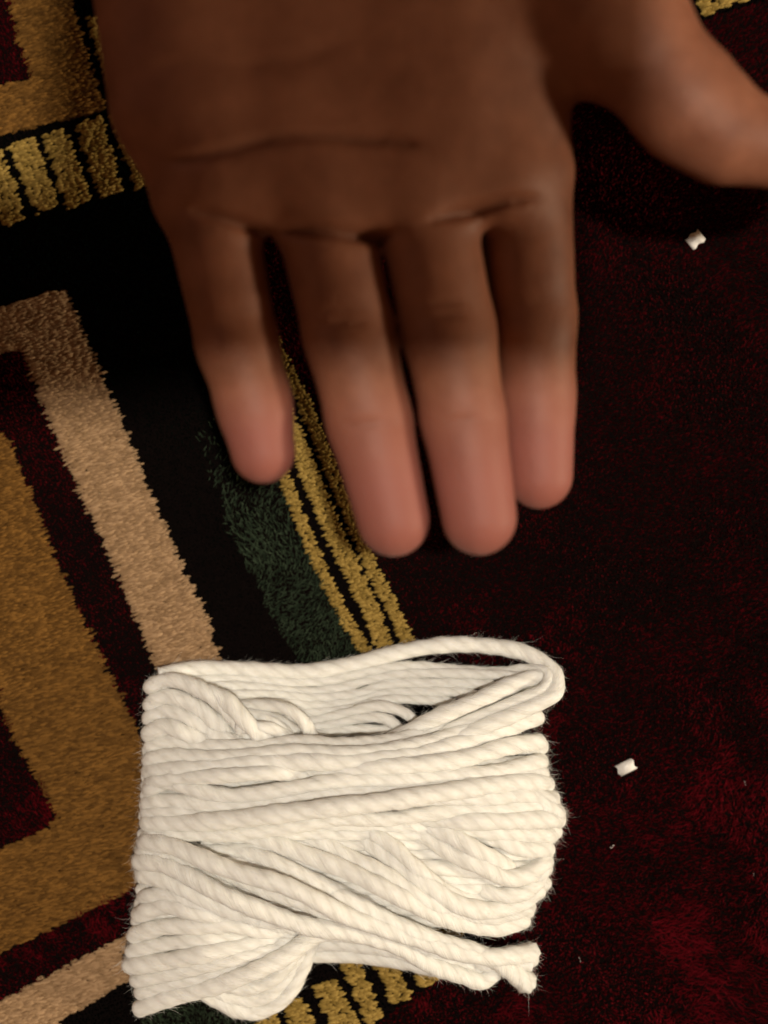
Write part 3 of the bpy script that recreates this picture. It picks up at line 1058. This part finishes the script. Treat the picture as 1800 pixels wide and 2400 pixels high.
# ------------------------------------------------------------------ slab and tube added out of view to block light from palm and carpet
M_blocker, nt, p = new_mat('black_glass')
p.inputs['Base Color'].default_value = (0.01, 0.01, 0.012, 1)
p.inputs['Roughness'].default_value = 0.25
import bmesh


def rounded_slab(name, x0, x1, y0, y1, z0, z1, r, mat, parent):
    bm = bmesh.new()
    ring = []
    for cx, cy, a0 in ((x1 - r, y1 - r, 0), (x0 + r, y1 - r, 90), (x0 + r, y0 + r, 180), (x1 - r, y0 + r, 270)):
        for i in range(7):
            a = math.radians(a0 + 15 * i)
            ring.append((cx + r * math.cos(a), cy + r * math.sin(a)))
    lo = [bm.verts.new((x, y, z0)) for x, y in ring]
    hi = [bm.verts.new((x, y, z1)) for x, y in ring]
    bm.faces.new(lo[::-1])
    bm.faces.new(hi)
    n = len(ring)
    for i in range(n):
        bm.faces.new((lo[i], lo[(i + 1) % n], hi[(i + 1) % n], hi[i]))
    me = bpy.data.meshes.new(name)
    bm.to_mesh(me)
    bm.free()
    return link(name, me, mat, parent)


palm_blocker = empty('palm_blocker', (0.020, 0.096, 0.265))  # added blocker, never in view; only its shadow on the palm shows
tag(palm_blocker, 'unseen black slab added to shade the palm', 'palm_blocker')
rounded_slab('palm_blocker_body', -0.048, 0.047, -0.070, 0.080, 0, 0.008, 0.010, M_blocker, palm_blocker)
rounded_slab('palm_blocker_plate', -0.036, -0.012, 0.045, 0.072, -0.0016, -0.0002, 0.006, M_blocker, palm_blocker)
M_arm_blocker, nt, p = new_mat('arm_blocker_dark')
nz = nt.nodes.new('ShaderNodeTexNoise')
nz.inputs['Scale'].default_value = 300
rp = nt.nodes.new('ShaderNodeValToRGB')
rp.color_ramp.elements[0].color = (0.012, 0.012, 0.014, 1)
rp.color_ramp.elements[1].color = (0.03, 0.03, 0.033, 1)
tc = nt.nodes.new('ShaderNodeTexCoord')
nt.links.new(tc.outputs['Object'], nz.inputs['Vector'])
nt.links.new(nz.outputs['Fac'], rp.inputs[0])
nt.links.new(rp.outputs[0], p.inputs['Base Color'])
p.inputs['Roughness'].default_value = 0.9
P = catmull(np.array([(0.020, 0.048, 0.300), (-0.02, 0.043, 0.297), (-0.08, 0.040, 0.295), (-0.18, 0.040, 0.300), (-0.30, 0.045, 0.315)]), 0.006)
n = len(P)
V, F = [], []
for i, q in enumerate(P):
    t = i / (n - 1)
    r_ = (0.019 + 0.010 * t) * min(1.0, 0.3 + i / 4) * (1 + 0.03 * math.sin(i * 1.7))
    for a in range(20):
        th = math.tau * a / 20
        V.append((q[0], q[1] + r_ * math.cos(th), q[2] + r_ * math.sin(th)))
for i in range(n - 1):
    for a in range(20):
        F.append((i * 20 + a, i * 20 + (a + 1) % 20, i * 20 + 20 + (a + 1) % 20, i * 20 + 20 + a))
F += [tuple(range(19, -1, -1)), tuple((n - 1) * 20 + a for a in range(20))]
me = bpy.data.meshes.new('arm_blocker')
me.from_pydata([(x + 0.1, y - 0.045, z - 0.28) for x, y, z in V], [], F)
for pl in me.polygons:
    pl.use_smooth = True
o = link('arm_blocker', me, M_arm_blocker)  # added tube out of view, placed for the shadow on the left carpet
o.location = (-0.1, 0.045, 0.28)
tag(o, 'unseen dark tube added to shade the carpet at left', 'light_blocker')
